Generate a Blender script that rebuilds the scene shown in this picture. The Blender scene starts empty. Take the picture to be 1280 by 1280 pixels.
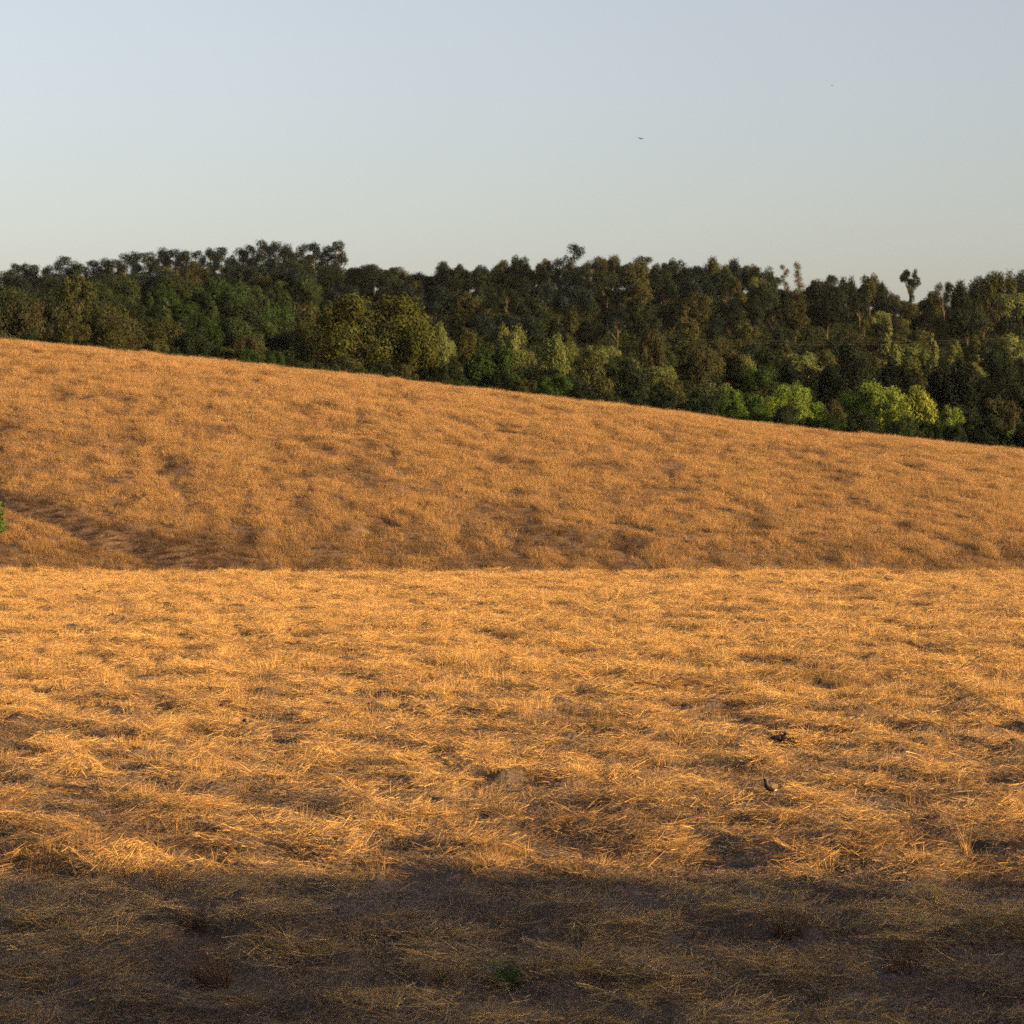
import bpy, math, random
import numpy as np
from mathutils import Vector

# ------------------------------------------------------------------ camera, sky, sun, exposure
scene = bpy.context.scene
F = 3000.0          # focal length in pixels of the 1280 px photograph
HZ = 590.0          # eye level in the photograph
CAM_Z = 7.0
cam_d = bpy.data.cameras.new('camera')
cam_d.sensor_width = 36.0
cam_d.lens = F / 1280.0 * 36.0
cam_d.shift_y = -50.0 / 1280.0
cam_d.clip_start = 0.3
cam_d.clip_end = 20000.0
cam_d.dof.use_dof = True
cam_d.dof.focus_distance = 52.0
cam_d.dof.aperture_fstop = 3.0
cam = bpy.data.objects.new('camera', cam_d)
cam.location = (0, 0, CAM_Z)
cam.rotation_euler = (math.radians(90), 0, 0)
scene.collection.objects.link(cam)
scene.camera = cam

SUN_E = math.radians(12.0)     # height of the sun
SUN_A = math.radians(55.0)     # to the right of straight behind the camera
world = bpy.data.worlds.new('World')
scene.world = world
world.use_nodes = True
wn, wl = world.node_tree.nodes, world.node_tree.links
wn.clear()
sky = wn.new('ShaderNodeTexSky')
sky.sky_type = 'NISHITA'
sky.sun_disc = False
sky.sun_elevation = SUN_E
sky.sun_rotation = math.radians(180) - SUN_A
sky.altitude = 100
sky.air_density = 1.0
sky.dust_density = 3.5
sky.ozone_density = 1.0
bg = wn.new('ShaderNodeBackground')
bg.inputs['Strength'].default_value = 0.10
wo = wn.new('ShaderNodeOutputWorld')
tint = wn.new('ShaderNodeMix'); tint.data_type = 'RGBA'; tint.blend_type = 'MULTIPLY'   # white balance of the sky light
tint.inputs[0].default_value = 1.0
tint.inputs[7].default_value = (1.03, 0.945, 0.94, 1)
hsv = wn.new('ShaderNodeHueSaturation'); hsv.inputs['Saturation'].default_value = 0.68
wl.new(sky.outputs[0], hsv.inputs['Color'])
wl.new(hsv.outputs[0], tint.inputs[6])
wl.new(tint.outputs[2], bg.inputs[0])
wl.new(bg.outputs[0], wo.inputs[0])

sun_d = bpy.data.lights.new('sun', 'SUN')
sun_d.energy = 5.0
sun_d.angle = math.radians(0.32)
sun_d.color = (1.0, 0.60, 0.215)
sun = bpy.data.objects.new('sun', sun_d)
SUN_V = Vector((math.sin(SUN_A) * math.cos(SUN_E), -math.cos(SUN_A) * math.cos(SUN_E), math.sin(SUN_E)))
sun.rotation_euler = SUN_V.to_track_quat('Z', 'Y').to_euler()
scene.collection.objects.link(sun)

scene.view_settings.view_transform = 'Standard'
scene.view_settings.look = 'None'
scene.view_settings.exposure = 1.3
scene.view_settings.gamma = 1.0
scene.render.engine = 'CYCLES'
cy = scene.cycles
cy.max_bounces = 4
cy.diffuse_bounces = 2
cy.glossy_bounces = 1
cy.transmission_bounces = 3
cy.transparent_max_bounces = 4
cy.caustics_reflective = False
cy.caustics_refractive = False
cy.use_adaptive_sampling = True
cy.adaptive_threshold = 0.02
cy.use_denoising = False

rng = np.random.default_rng(7)
random.seed(7)
COL = scene.collection


# ------------------------------------------------------------------ helpers
def tag(o, label=None, cat=None, group=None, kind=None):
    if label: o['label'] = label
    if cat: o['category'] = cat
    if group: o['group'] = group
    if kind: o['kind'] = kind
    return o


_perm = np.random.default_rng(3).random((256, 256))


def vnoise(x, y, seed=0):
    x = np.asarray(x, float) + seed * 37.17
    y = np.asarray(y, float) + seed * 11.73
    xi = np.floor(x).astype(int); yi = np.floor(y).astype(int)
    fx = x - xi; fy = y - yi
    fx = fx * fx * (3 - 2 * fx); fy = fy * fy * (3 - 2 * fy)
    a = _perm[xi & 255, yi & 255]; b = _perm[(xi + 1) & 255, yi & 255]
    c = _perm[xi & 255, (yi + 1) & 255]; d = _perm[(xi + 1) & 255, (yi + 1) & 255]
    return (a * (1 - fx) + b * fx) * (1 - fy) + (c * (1 - fx) + d * fx) * fy


def fbm(x, y, seed=0, octaves=3):
    s = 0; amp = 0.5; tot = 0
    for k in range(octaves):
        s = s + amp * vnoise(x * 2 ** k, y * 2 ** k, seed + k * 5); tot += amp; amp *= 0.5
    return s / tot


def sstep(a, b, x):
    t = np.clip((np.asarray(x, float) - a) / (b - a), 0, 1)
    return t * t * (3 - 2 * t)


# ------------------------------------------------------------------ terrain
Y0, Y1 = 168.0, 262.0
crest_px = np.array([-300, -150, 0, 130, 300, 450, 640, 800, 1000, 1280, 1450, 1600], float)
crest_py = np.array([404, 414, 427, 439, 457, 472, 494, 512, 539, 565, 580, 590], float)
ug = np.linspace(-0.45, 0.45, 181)
_tgt = (HZ - np.interp(640 + ug * F, crest_px, crest_py)) / F
_ys = np.linspace(Y0, Y1, 60)
_pp = 1 - (1 - (_ys - Y0) / (Y1 - Y0)) ** 1.55
lo = np.zeros_like(ug); hi = np.full_like(ug, 60.0)
for _ in range(40):
    mid = (lo + hi) / 2
    m = ((mid[:, None] * _pp[None] - CAM_Z) / _ys[None]).max(1)
    lo = np.where(m < _tgt, mid, lo); hi = np.where(m < _tgt, hi, mid)
Hg = (lo + hi) / 2
ridge_px = np.array([-300, 0, 200, 420, 450, 520, 560, 720, 850, 1000, 1100, 1170, 1280, 1500], float)
ridge_py = np.array([402, 392, 374, 366, 374, 384, 382, 376, 380, 392, 402, 404, 396, 402], float)
Zr = CAM_Z + (HZ - np.interp(640 + ug * F, ridge_px, ridge_py)) / F * 790.0


_gl = HZ - np.interp(640 + ug * F, [-60, 0, 30, 60, 110, 160, 200, 260, 300, 360], [600, 627, 641, 652, 668, 680, 688, 700, 707, 712])
_pj = (Hg[:, None] * _pp[None] - CAM_Z) / _ys[None] * F
_gc = np.array([np.interp(g, q[:40], _ys[:40]) for g, q in zip(_gl, _pj)])


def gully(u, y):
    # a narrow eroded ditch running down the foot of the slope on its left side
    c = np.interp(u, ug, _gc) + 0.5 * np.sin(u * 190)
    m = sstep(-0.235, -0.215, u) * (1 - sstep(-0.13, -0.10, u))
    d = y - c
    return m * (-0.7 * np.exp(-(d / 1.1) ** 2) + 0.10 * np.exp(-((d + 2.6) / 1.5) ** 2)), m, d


def heaps(x, y):
    return np.clip((fbm(x * 1.35, y * 1.2, 1, 3) - 0.44) / 0.31, 0, 1.2) ** 1.2


def height(x, y):
    x = np.asarray(x, float); y = np.asarray(y, float)
    u = np.clip(x / np.maximum(y, 120.0), -0.45, 0.45)
    H = np.interp(u, ug, Hg); R = np.interp(u, ug, Zr)
    # field with lumps of thatch
    fm = sstep(20, 34, y) * (1 - sstep(164, 172, y))
    lump = heaps(x, y) * 0.32 + (fbm(x * 0.3, y * 0.3, 8, 2) - 0.5) * 0.25 + (vnoise(x * 2.6, y * 3.0, 9) - 0.5) * 0.09 + (vnoise(x * 5.1, y * 5.0, 10) - 0.5) * 0.03
    z = fm * lump + 0.25 * (vnoise(x * 0.06, y * 0.06, 4) - 0.5) * fm
    z = z - 0.28 * sstep(115, 168, y) * (1 - sstep(168, 180, y))
    # embankment below the camera; unseen rise behind it, added to cast the foreground shadow
    z = z + 5.4 * (1 - sstep(1.0, 26.0, y))
    crest = 12.1 + 0.55 * (vnoise(x * 0.07, x * 0 + 3.3, 21) - 0.5) + 0.03 * (vnoise(x * 0.6, x * 0, 22) - 0.5)
    z = z + (crest) * (1 - sstep(-6.5, -1.2, y)) * 1.0
    z = z + 3.0 * (1 - sstep(-120, -14, y)) - 0.9 * (1 - sstep(-16, -7, y))
    # grass hill
    t = np.clip((y - Y0) / (Y1 - Y0), 0, 1)
    hill = H * (1 - (1 - t) ** 1.55)
    hm = sstep(168, 178, y) * (1 - sstep(280, 300, y))
    hill = hill + hm * ((fbm(x * 0.33, y * 0.20 + x * .05, 31, 3) - 0.5) * 0.72 * (1 - .6 * sstep(225, 255, y)) + (vnoise(x * 0.9, y * 0.5, 37) - 0.5) * 0.30)
    hill = hill - 0.5 * sstep(166, 169.5, y) * (1 - sstep(171, 178, y))
    g, _, _ = gully(u, y)
    hill = hill + g
    val = H - 3.5
    zz = hill + (val - H) * sstep(Y1 + 2, Y1 + 45, y)
    # wooded ridge
    w = np.clip((y - 315) / (790 - 315), 0, 1)
    zz = zz + (R - val) * (w ** 1.05) * 1.0
    zz = zz + sstep(320, 400, y) * (fbm(x * 0.012, y * 0.012, 41, 2) - 0.5) * 5
    zz = zz - (R * 0.6) * sstep(800, 1500, y)
    return z + np.where(y > 160, zz, 0)


def P(px, d):
    return (px - 640) / F * d


def ray_hit(px, py, y0=27.0, y1=320.0):
    ys = np.arange(y0, y1, 0.05)
    u = (px - 640) / F
    zr = CAM_Z + (HZ - py) / F * ys
    zt = height(u * ys, ys)
    k = np.argmax(zt >= zr)
    return Vector((u * ys[k], ys[k], float(zt[k])))


def gz(x, y):
    return float(height(np.array([x]), np.array([y]))[0])


# ------------------------------------------------------------------ materials
def new_mat(name):
    m = bpy.data.materials.new(name); m.use_nodes = True
    nt = m.node_tree; nt.nodes.clear()
    out = nt.nodes.new('ShaderNodeOutputMaterial')
    return m, nt, nt.nodes, nt.links, out


def simple_mat(name, col, rough=0.7, spec=0.3, vary=0.15, scale=8.0):
    m, nt, n, l, out = new_mat(name)
    b = n.new('ShaderNodeBsdfPrincipled')
    b.inputs['Roughness'].default_value = rough
    b.inputs['Specular IOR Level'].default_value = spec
    tc = n.new('ShaderNodeTexCoord'); nz = n.new('ShaderNodeTexNoise')
    nz.inputs['Scale'].default_value = scale
    l.new(tc.outputs['Object'], nz.inputs['Vector'])
    mx = n.new('ShaderNodeMix'); mx.data_type = 'RGBA'
    mx.inputs[6].default_value = tuple(c * (1 - vary) for c in col) + (1,)
    mx.inputs[7].default_value = tuple(min(1, c * (1 + vary)) for c in col) + (1,)
    l.new(nz.outputs[0], mx.inputs[0]); l.new(mx.outputs[2], b.inputs['Base Color'])
    l.new(b.outputs[0], out.inputs[0])
    return m


def ramp(n, stops, interp='LINEAR'):
    r = n.new('ShaderNodeValToRGB'); r.color_ramp.interpolation = interp
    e = r.color_ramp.elements
    while len(e) < len(stops): e.new(0.5)
    for k, (p, c) in enumerate(stops):
        e[k].position = p; e[k].color = tuple(c) + (1,)
    return r


def straw_mat(name, stops, dark, transl=0.25, rough=0.5):
    """dry stems: each blade (mesh island) takes its own colour, whole clumps lean to old brown, some to painted shade, by their tone"""
    m, nt, n, l, out = new_mat(name)
    geo = n.new('ShaderNodeNewGeometry'); oi = n.new('ShaderNodeObjectInfo')
    at = n.new('ShaderNodeAttribute'); at.attribute_type = 'INSTANCER'; at.attribute_name = 'tone'
    add = n.new('ShaderNodeMath'); add.operation = 'ADD'
    l.new(geo.outputs['Random Per Island'], add.inputs[0]); l.new(oi.outputs['Random'], add.inputs[1])
    fr = n.new('ShaderNodeMath'); fr.operation = 'FRACT'; l.new(add.outputs[0], fr.inputs[0])
    r = ramp(n, stops); l.new(fr.outputs[0], r.inputs[0])
    mx = n.new('ShaderNodeMix'); mx.data_type = 'RGBA'
    l.new(at.outputs['Fac'], mx.inputs[0]); l.new(r.outputs[0], mx.inputs[6])
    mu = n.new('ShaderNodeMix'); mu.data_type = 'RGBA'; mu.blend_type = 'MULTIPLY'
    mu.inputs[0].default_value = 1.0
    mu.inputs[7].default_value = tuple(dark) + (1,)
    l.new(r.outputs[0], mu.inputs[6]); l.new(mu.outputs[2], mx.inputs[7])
    b = n.new('ShaderNodeBsdfPrincipled'); b.inputs['Roughness'].default_value = rough
    b.inputs['Specular IOR Level'].default_value = 0.35
    l.new(mx.outputs[2], b.inputs['Base Color'])
    t = n.new('ShaderNodeBsdfTranslucent'); l.new(mx.outputs[2], t.inputs['Color'])
    ms = n.new('ShaderNodeMixShader'); ms.inputs[0].default_value = transl
    l.new(b.outputs[0], ms.inputs[1]); l.new(t.outputs[0], ms.inputs[2]); l.new(ms.outputs[0], out.inputs[0])
    return m


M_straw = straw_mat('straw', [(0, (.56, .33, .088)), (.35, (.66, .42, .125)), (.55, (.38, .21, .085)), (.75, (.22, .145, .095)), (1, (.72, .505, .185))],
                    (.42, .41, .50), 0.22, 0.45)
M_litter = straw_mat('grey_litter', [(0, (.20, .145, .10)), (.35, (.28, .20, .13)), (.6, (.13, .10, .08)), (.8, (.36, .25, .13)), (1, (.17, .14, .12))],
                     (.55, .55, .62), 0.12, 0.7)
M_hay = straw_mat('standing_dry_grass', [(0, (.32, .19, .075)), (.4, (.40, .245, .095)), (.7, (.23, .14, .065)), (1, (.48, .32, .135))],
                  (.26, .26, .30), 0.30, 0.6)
M_green = straw_mat('green_blades', [(0, (.05, .11, .025)), (.5, (.08, .15, .035)), (1, (.12, .18, .06))], (.5, .5, .5), 0.3)
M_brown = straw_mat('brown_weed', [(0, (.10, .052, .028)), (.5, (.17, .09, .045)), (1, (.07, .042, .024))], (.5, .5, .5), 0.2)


def ground_mat(name, c0, c1, c2, s1, s2, bump=0.3):
    m, nt, n, l, out = new_mat(name)
    geo = n.new('ShaderNodeNewGeometry')
    n1 = n.new('ShaderNodeTexNoise'); n1.inputs['Scale'].default_value = s1; n1.inputs['Detail'].default_value = 6
    n2 = n.new('ShaderNodeTexNoise'); n2.inputs['Scale'].default_value = s2; n2.inputs['Detail'].default_value = 4
    l.new(geo.outputs['Position'], n1.inputs['Vector']); l.new(geo.outputs['Position'], n2.inputs['Vector'])
    r = ramp(n, [(.32, c0), (.5, c1), (.68, c2)])
    mm = n.new('ShaderNodeMix'); mm.data_type = 'FLOAT'; mm.inputs[0].default_value = 0.5
    l.new(n1.outputs[0], mm.inputs[2]); l.new(n2.outputs[0], mm.inputs[3])
    l.new(mm.outputs[0], r.inputs[0])
    b = n.new('ShaderNodeBsdfPrincipled'); b.inputs['Roughness'].default_value = 0.95
    b.inputs['Specular IOR Level'].default_value = 0.1
    l.new(r.outputs[0], b.inputs['Base Color'])
    bp = n.new('ShaderNodeBump'); bp.inputs['Strength'].default_value = bump; bp.inputs['Distance'].default_value = 0.15
    l.new(n2.outputs[0], bp.inputs['Height']); l.new(bp.outputs[0], b.inputs['Normal'])
    l.new(b.outputs[0], out.inputs[0])
    return m


M_field = ground_mat('field_soil', (.055, .045, .040), (.09, .072, .060), (.14, .105, .075), 1.2, 9.0, 0.6)
M_hillg = ground_mat('hill_soil', (.06, .045, .036), (.11, .075, .05), (.17, .11, .065), 0.5, 4.0, 0.5)
M_wood = ground_mat('wood_floor', (.05, .05, .025), (.10, .09, .04), (.16, .13, .06), 0.05, 0.6, 0.3)
M_bank = ground_mat('bank_soil', (.08, .06, .04), (.14, .11, .06), (.20, .15, .08), 0.6, 5.0, 0.4)


def foliage_mat(name, transl=0.3):
    m, nt, n, l, out = new_mat(name)
    oi = n.new('ShaderNodeObjectInfo'); geo = n.new('ShaderNodeNewGeometry')
    tc = n.new('ShaderNodeTexCoord'); nz = n.new('ShaderNodeTexNoise'); nz.inputs['Scale'].default_value = 0.55
    nz.inputs['Detail'].default_value = 3
    l.new(tc.outputs['Object'], nz.inputs['Vector'])
    mr = n.new('ShaderNodeMapRange'); mr.inputs[1].default_value = .3; mr.inputs[2].default_value = .7
    mr.inputs[3].default_value = .6; mr.inputs[4].default_value = 1.35
    l.new(nz.outputs[0], mr.inputs[0])
    mr2 = n.new('ShaderNodeMapRange'); mr2.inputs[3].default_value = .8; mr2.inputs[4].default_value = 1.2
    l.new(geo.outputs['Random Per Island'], mr2.inputs[0])
    mul = n.new('ShaderNodeMath'); mul.operation = 'MULTIPLY'
    l.new(mr.outputs[0], mul.inputs[0]); l.new(mr2.outputs[0], mul.inputs[1])
    vm = n.new('ShaderNodeVectorMath'); vm.operation = 'SCALE'
    l.new(oi.outputs['Color'], vm.inputs[0]); l.new(mul.outputs[0], vm.inputs[3])
    b = n.new('ShaderNodeBsdfDiffuse'); l.new(vm.outputs[0], b.inputs['Color'])
    t = n.new('ShaderNodeBsdfTranslucent'); l.new(vm.outputs[0], t.inputs['Color'])
    ms = n.new('ShaderNodeMixShader'); ms.inputs[0].default_value = transl
    l.new(b.outputs[0], ms.inputs[1]); l.new(t.outputs[0], ms.inputs[2]); l.new(ms.outputs[0], out.inputs[0])
    return m


M_leaf = foliage_mat('leaves', 0.15)
M_bark = simple_mat('bark', (.05, .042, .032), 0.9, 0.1, 0.3, 2.0)
M_palebark = simple_mat('pale_bark', (.085, .072, .055), 0.9, 0.1, 0.3, 2.0)


# ------------------------------------------------------------------ mesh building
def mesh_np(name, verts, faces, mats, midx=None, smooth=False):
    me = bpy.data.meshes.new(name)
    verts = np.asarray(verts, np.float32); faces = np.asarray(faces, np.int32)
    k = faces.shape[1]
    me.vertices.add(len(verts)); me.vertices.foreach_set('co', verts.ravel())
    me.loops.add(faces.size); me.loops.foreach_set('vertex_index', faces.ravel())
    me.polygons.add(len(faces))
    me.polygons.foreach_set('loop_start', np.arange(0, faces.size, k, dtype=np.int32))
    me.polygons.foreach_set('loop_total', np.full(len(faces), k, np.int32))
    for m in (mats if isinstance(mats, (list, tuple)) else [mats]): me.materials.append(m)
    if midx is not None: me.polygons.foreach_set('material_index', np.asarray(midx, np.int32))
    if smooth: me.polygons.foreach_set('use_smooth', np.ones(len(faces), bool))
    me.update(calc_edges=True)
    return me


def obj(name, me, parent=None, link=True):
    o = bpy.data.objects.new(name, me)
    if link: COL.objects.link(o)
    if parent: o.parent = parent
    return o


def sheet(name, xs, ys, mat, smooth=True):
    X, Y = np.meshgrid(xs, ys)
    Z = height(X, Y)
    v = np.stack([X.ravel(), Y.ravel(), Z.ravel()], 1)
    nx = len(xs); i = np.arange(len(ys) - 1)[:, None] * nx + np.arange(nx - 1)[None]
    f = np.stack([i, i + 1, i + nx + 1, i + nx], -1).reshape(-1, 4)
    o = obj(name, mesh_np(name, v, f, mat, smooth=smooth))
    tag(o, kind='structure')
    return o


def axis(inner, step, outer, ostep):
    a = np.arange(-inner, inner + 1e-6, step)
    r = [inner + ostep]
    while r[-1] < outer: r.append(r[-1] * 1.35)
    r = np.array(r)
    return np.concatenate([-r[::-1], a, r])


xs_f = axis(46, 0.2, 3000, 3)
sheet('unseen_shadow_bank', axis(70, 1.0, 3000, 3), np.concatenate([-np.array([4000, 2000, 1000, 500, 250, 120, 60, 40, 28, 20, 16, 13, 10.]), np.arange(-8.5, 0, 0.4), np.arange(0, 24.1, 1.0)]), M_bank)  # unseen ground; its crest behind the camera is shaped to shade the near field
sheet('field', xs_f, np.concatenate([np.arange(24, 90, 0.2), np.arange(90, 169.01, 0.3)]), M_field)
sheet('hillside', axis(70, 0.4, 3000, 3), np.concatenate([np.arange(169, 272, 0.4), np.arange(272, 312.1, 2)]), M_hillg)
sheet('wooded_hill', axis(260, 4.0, 6000, 10), np.concatenate([np.arange(312, 840, 6), [840, 900, 1000, 1200, 1500, 2200, 3500, 6000, 9000]]), M_wood)


def ribbons(n, base, direc, length, width, curl, seg=2, droop=0.0, r=rng):
    """n thin blades: base (n,3), unit direction, length, width, sideways curl; seg quads each"""
    up = np.array([0, 0, 1.0])
    side = np.cross(direc, r.normal(size=(n, 3))); side /= np.linalg.norm(side, axis=1)[:, None]
    bend = np.cross(direc, side)
    V = []; 
    for k in range(seg + 1):
        t = k / seg
        c = base + direc * (length * t)[:, None] + bend * (curl * length * t * t)[:, None] - up * (droop * length * t * t)[:, None]
        w = width * (1.0 - 0.75 * t)
        V.append(np.stack([c - side * w[:, None] / 2, c + side * w[:, None] / 2], 1))
    V = np.stack(V, 1).reshape(n, -1, 3)
    m = (seg + 1) * 2
    f = []
    for k in range(seg):
        a = 2 * k; f.append([a, a + 1, a + 3, a + 2])
    f = np.array(f)
    Fc = (np.arange(n)[:, None, None] * m + f[None]).reshape(-1, 4)
    return V.reshape(-1, 3), Fc


def unit(v): return v / np.linalg.norm(v, axis=1)[:, None]


def mat_clump(k, n, rad, lmin, lmax, wmin, wmax, pitch, main):
    r = np.random.default_rng(100 + k)
    az = np.where(r.random(n) < 0.22, main + r.normal(0, 0.35, n), r.random(n) * 2 * math.pi)
    pt = np.abs(r.normal(0, pitch, n)) * np.where(r.random(n) < .85, 1, 2.5)
    d = np.stack([np.cos(az) * np.cos(pt), np.sin(az) * np.cos(pt), np.sin(pt)], 1)
    L = lmin + (lmax - lmin) * r.random(n) ** 1.4
    rr = rad * np.sqrt(r.random(n)); a = r.random(n) * 2 * math.pi
    hz = 0.01 + 0.10 * (1 - (rr / rad) ** 2) * r.random(n)
    base = np.stack([rr * np.cos(a), rr * np.sin(a), hz], 1) - d * (L * 0.5)[:, None] * np.array([1, 1, 0.3])
    base[:, 2] = np.maximum(base[:, 2], 0.0)
    return ribbons(n, base, d, L, wmin + (wmax - wmin) * r.random(n), r.normal(0, .12, n), 2, 0.04, r)


def tuft(k, n, rad, lmin, lmax, wmin, wmax, lean, seed=200, droop=.12, seg=2):
    r = np.random.default_rng(seed + k)
    az = r.random(n) * 2 * math.pi
    ln = np.abs(r.normal(0, lean, n))
    bias = r.normal(0, .22, 2)
    d = unit(np.stack([np.cos(az) * np.sin(ln) + bias[0], np.sin(az) * np.sin(ln) + bias[1], np.cos(ln)], 1))
    rr = rad * np.sqrt(r.random(n)); a2 = az + r.normal(0, .6, n)
    base = np.stack([rr * np.cos(a2), rr * np.sin(a2), np.full(n, -0.04)], 1)
    L = lmin + (lmax - lmin) * r.random(n)
    return ribbons(n, base, d, L, wmin + (wmax - wmin) * r.random(n), r.normal(0, .22, n), seg, droop, r)


def proto_coll(name, meshes):
    c = bpy.data.collections.new(name)
    for k, me in enumerate(meshes):
        o = bpy.data.objects.new('%s_%02d' % (name, k), me); c.objects.link(o)
    return c


def scatter(name, pts, rot, scl, pick, tone, coll):
    me = bpy.data.meshes.new(name)
    n = len(pts)
    me.vertices.add(n); me.vertices.foreach_set('co', np.asarray(pts, np.float32).ravel())
    a = me.attributes.new('rot', 'FLOAT_VECTOR', 'POINT'); a.data.foreach_set('vector', np.asarray(rot, np.float32).ravel())
    a = me.attributes.new('scl', 'FLOAT_VECTOR', 'POINT'); a.data.foreach_set('vector', np.asarray(scl, np.float32).ravel())
    a = me.attributes.new('pick', 'INT', 'POINT'); a.data.foreach_set('value', np.asarray(pick, np.int32))
    a = me.attributes.new('tone', 'FLOAT', 'POINT'); a.data.foreach_set('value', np.asarray(tone, np.float32))
    o = obj(name, me)
    ng = bpy.data.node_groups.new(name, 'GeometryNodeTree')
    ng.interface.new_socket('Geometry', in_out='INPUT', socket_type='NodeSocketGeometry')
    ng.interface.new_socket('Geometry', in_out='OUTPUT', socket_type='NodeSocketGeometry')
    N, L = ng.nodes, ng.links
    gi = N.new('NodeGroupInput'); go = N.new('NodeGroupOutput')
    ci = N.new('GeometryNodeCollectionInfo'); ci.inputs['Collection'].default_value = coll
    ci.inputs['Separate Children'].default_value = True; ci.inputs['Reset Children'].default_value = True
    ip = N.new('GeometryNodeInstanceOnPoints'); ip.inputs['Pick Instance'].default_value = True

    def na(nm, dt):
        q = N.new('GeometryNodeInputNamedAttribute'); q.data_type = dt; q.inputs['Name'].default_value = nm
        return q.outputs['Attribute']
    L.new(gi.outputs[0], ip.inputs['Points']); L.new(ci.outputs[0], ip.inputs['Instance'])
    L.new(na('pick', 'INT'), ip.inputs['Instance Index'])
    L.new(na('rot', 'FLOAT_VECTOR'), ip.inputs['Rotation']); L.new(na('scl', 'FLOAT_VECTOR'), ip.inputs['Scale'])
    L.new(ip.outputs[0], go.inputs[0])
    md = o.modifiers.new('scatter', 'NODES'); md.node_group = ng
    return o


def fan_points(dens, y0, y1, margin, r):
    """random points in the ground wedge seen from the camera, a few metres wider on both sides"""
    out = []
    y = y0
    while y < y1:
        dy = min(2.0, y1 - y)
        hw = (y + dy) * 0.2135 + margin
        n = r.poisson(dens(y) * dy * 2 * hw)
        out.append(np.stack([r.uniform(-hw, hw, n), r.uniform(y, y + dy, n)], 1))
        y += dy
    return np.concatenate(out)


def tilt(x, y, k=1.0, e=0.35):
    gx = (height(x + e, y) - height(x - e, y)) / (2 * e)
    gy = (height(x, y + e) - height(x, y - e)) / (2 * e)
    return gx * k, gy * k


CLEAR = []
for px, py, rad in [(974, 941, .34), (965, 1007, .34), (630, 1236, .28), (240, 1156, .35), (268, 1232, .40), (1140, 1216, .6), (985, 1170, .4)]:
    v = ray_hit(px, py); CLEAR.append((v.x, v.y, rad))

# ---- flattened straw over the field
mats_near = [mesh_np('straw_mat', *mat_clump(k, 125, .58, .09, .42, .0045, .0125, .15, 0.5 + 0.55 * k), M_straw) for k in range(7)]
mats_tuft = [mesh_np('straw_tuft', *tuft(k, *((64, .20, .12, .36, .004, .010, .62) if k < 3 else (120, .34, .18, .48, .004, .010, .7))), M_straw) for k in range(5)]
mats_lit = [mesh_np('litter_mat', *mat_clump(50 + k, 170, .60, .04, .20, .004, .012, .22, 0.9 * k), M_litter) for k in range(4)]
pc_field = proto_coll('straw_clump', mats_near + mats_tuft + mats_lit)
r = np.random.default_rng(11)
p = fan_points(lambda y: 19.0 if y < 60 else (13.0 if y < 95 else 9.0), 26, 168.8, 4.0, r)
x, y = p[:, 0], p[:, 1]
thin = fbm(x * 0.75, y * 0.6, 61, 3)              # bare, matted-down patches
hol = heaps(x, y)
far = sstep(50, 110, y)
keep = r.random(len(x)) < np.clip(0.46 + (1.5 + 1.3 * sstep(40, 62, y)) * (thin - 0.46) + 0.9 * hol + 0.02 * far, 0.20, 1.0)
keep &= y < 168.9 - 2.2 * vnoise(x * 0.35, x * 0, 66) - 1.2 * r.random(len(x))
for cx, cy, rad in CLEAR:
    keep &= ~(np.hypot(x - cx, y - cy) < rad)
    if rad != .34: keep &= ~((np.abs(x - cx * y / cy) < rad + .15) & (y < cy) & (y > cy - 1.6) & (r.random(len(x)) < .8))
x, y, thin, hol, far = x[keep], y[keep], thin[keep], hol[keep], far[keep]
n = len(x)
gx, gy = tilt(x, y)
tz = fbm(x * 0.5 + 40, y * 0.6, 71, 2)
is_t = r.random(n) < np.clip(0.10 + 1.8 * (tz - 0.50) + 0.24 * sstep(48, 75, y) - .05, 0.03, 0.6)
for cx, cy, rad in CLEAR:
    is_t &= ~((np.abs(x - cx * y / cy) < rad + .3) & (y < cy + .6) & (y > cy - 3.5))
pick = np.where(is_t, 7 + r.integers(0, 5, n), r.integers(0, 7, n))
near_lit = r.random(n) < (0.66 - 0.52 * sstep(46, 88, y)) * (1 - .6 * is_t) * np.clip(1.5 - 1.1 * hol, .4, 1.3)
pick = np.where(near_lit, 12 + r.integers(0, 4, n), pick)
is_t = is_t & ~near_lit
big = is_t & (y < 62); pick = np.where(big, 7 + r.integers(0, 3, n), pick)
s = r.uniform(0.75, 1.2, n) * (1 + 0.25 * far)
rot = np.stack([np.arctan(gy), -np.arctan(gx), np.zeros(n)], 1) + r.normal(0, .08, (n, 3))
rot[:, 2] = r.uniform(0, 2 * math.pi, n)
# turn about z first, so give the tilt in the clump's own axes
ca, sa = np.cos(rot[:, 2]), np.sin(rot[:, 2])
rot[:, 0] = np.where(is_t, 0, rot[:, 0]); rot[:, 1] = np.where(is_t, 0, rot[:, 1])
scl = np.stack([s, s, s * np.where(is_t, r.uniform(.6, 1.25, n), 1.0)], 1)
tone = np.clip(0.55 + 2.6 * (0.5 - fbm(x * 0.22, y * 0.35, 81, 3)) - 0.6 * hol + r.normal(0, .2, n) - 0.12 * far + 0.42 * (1 - sstep(38, 64, y)), 0, 1)  # nearest straw browner, with some foreground shade put into its tone
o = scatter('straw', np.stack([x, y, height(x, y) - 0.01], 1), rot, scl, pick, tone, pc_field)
tag(o, 'flattened golden straw and stubble lying over the whole near field', 'straw', kind='stuff')

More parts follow.
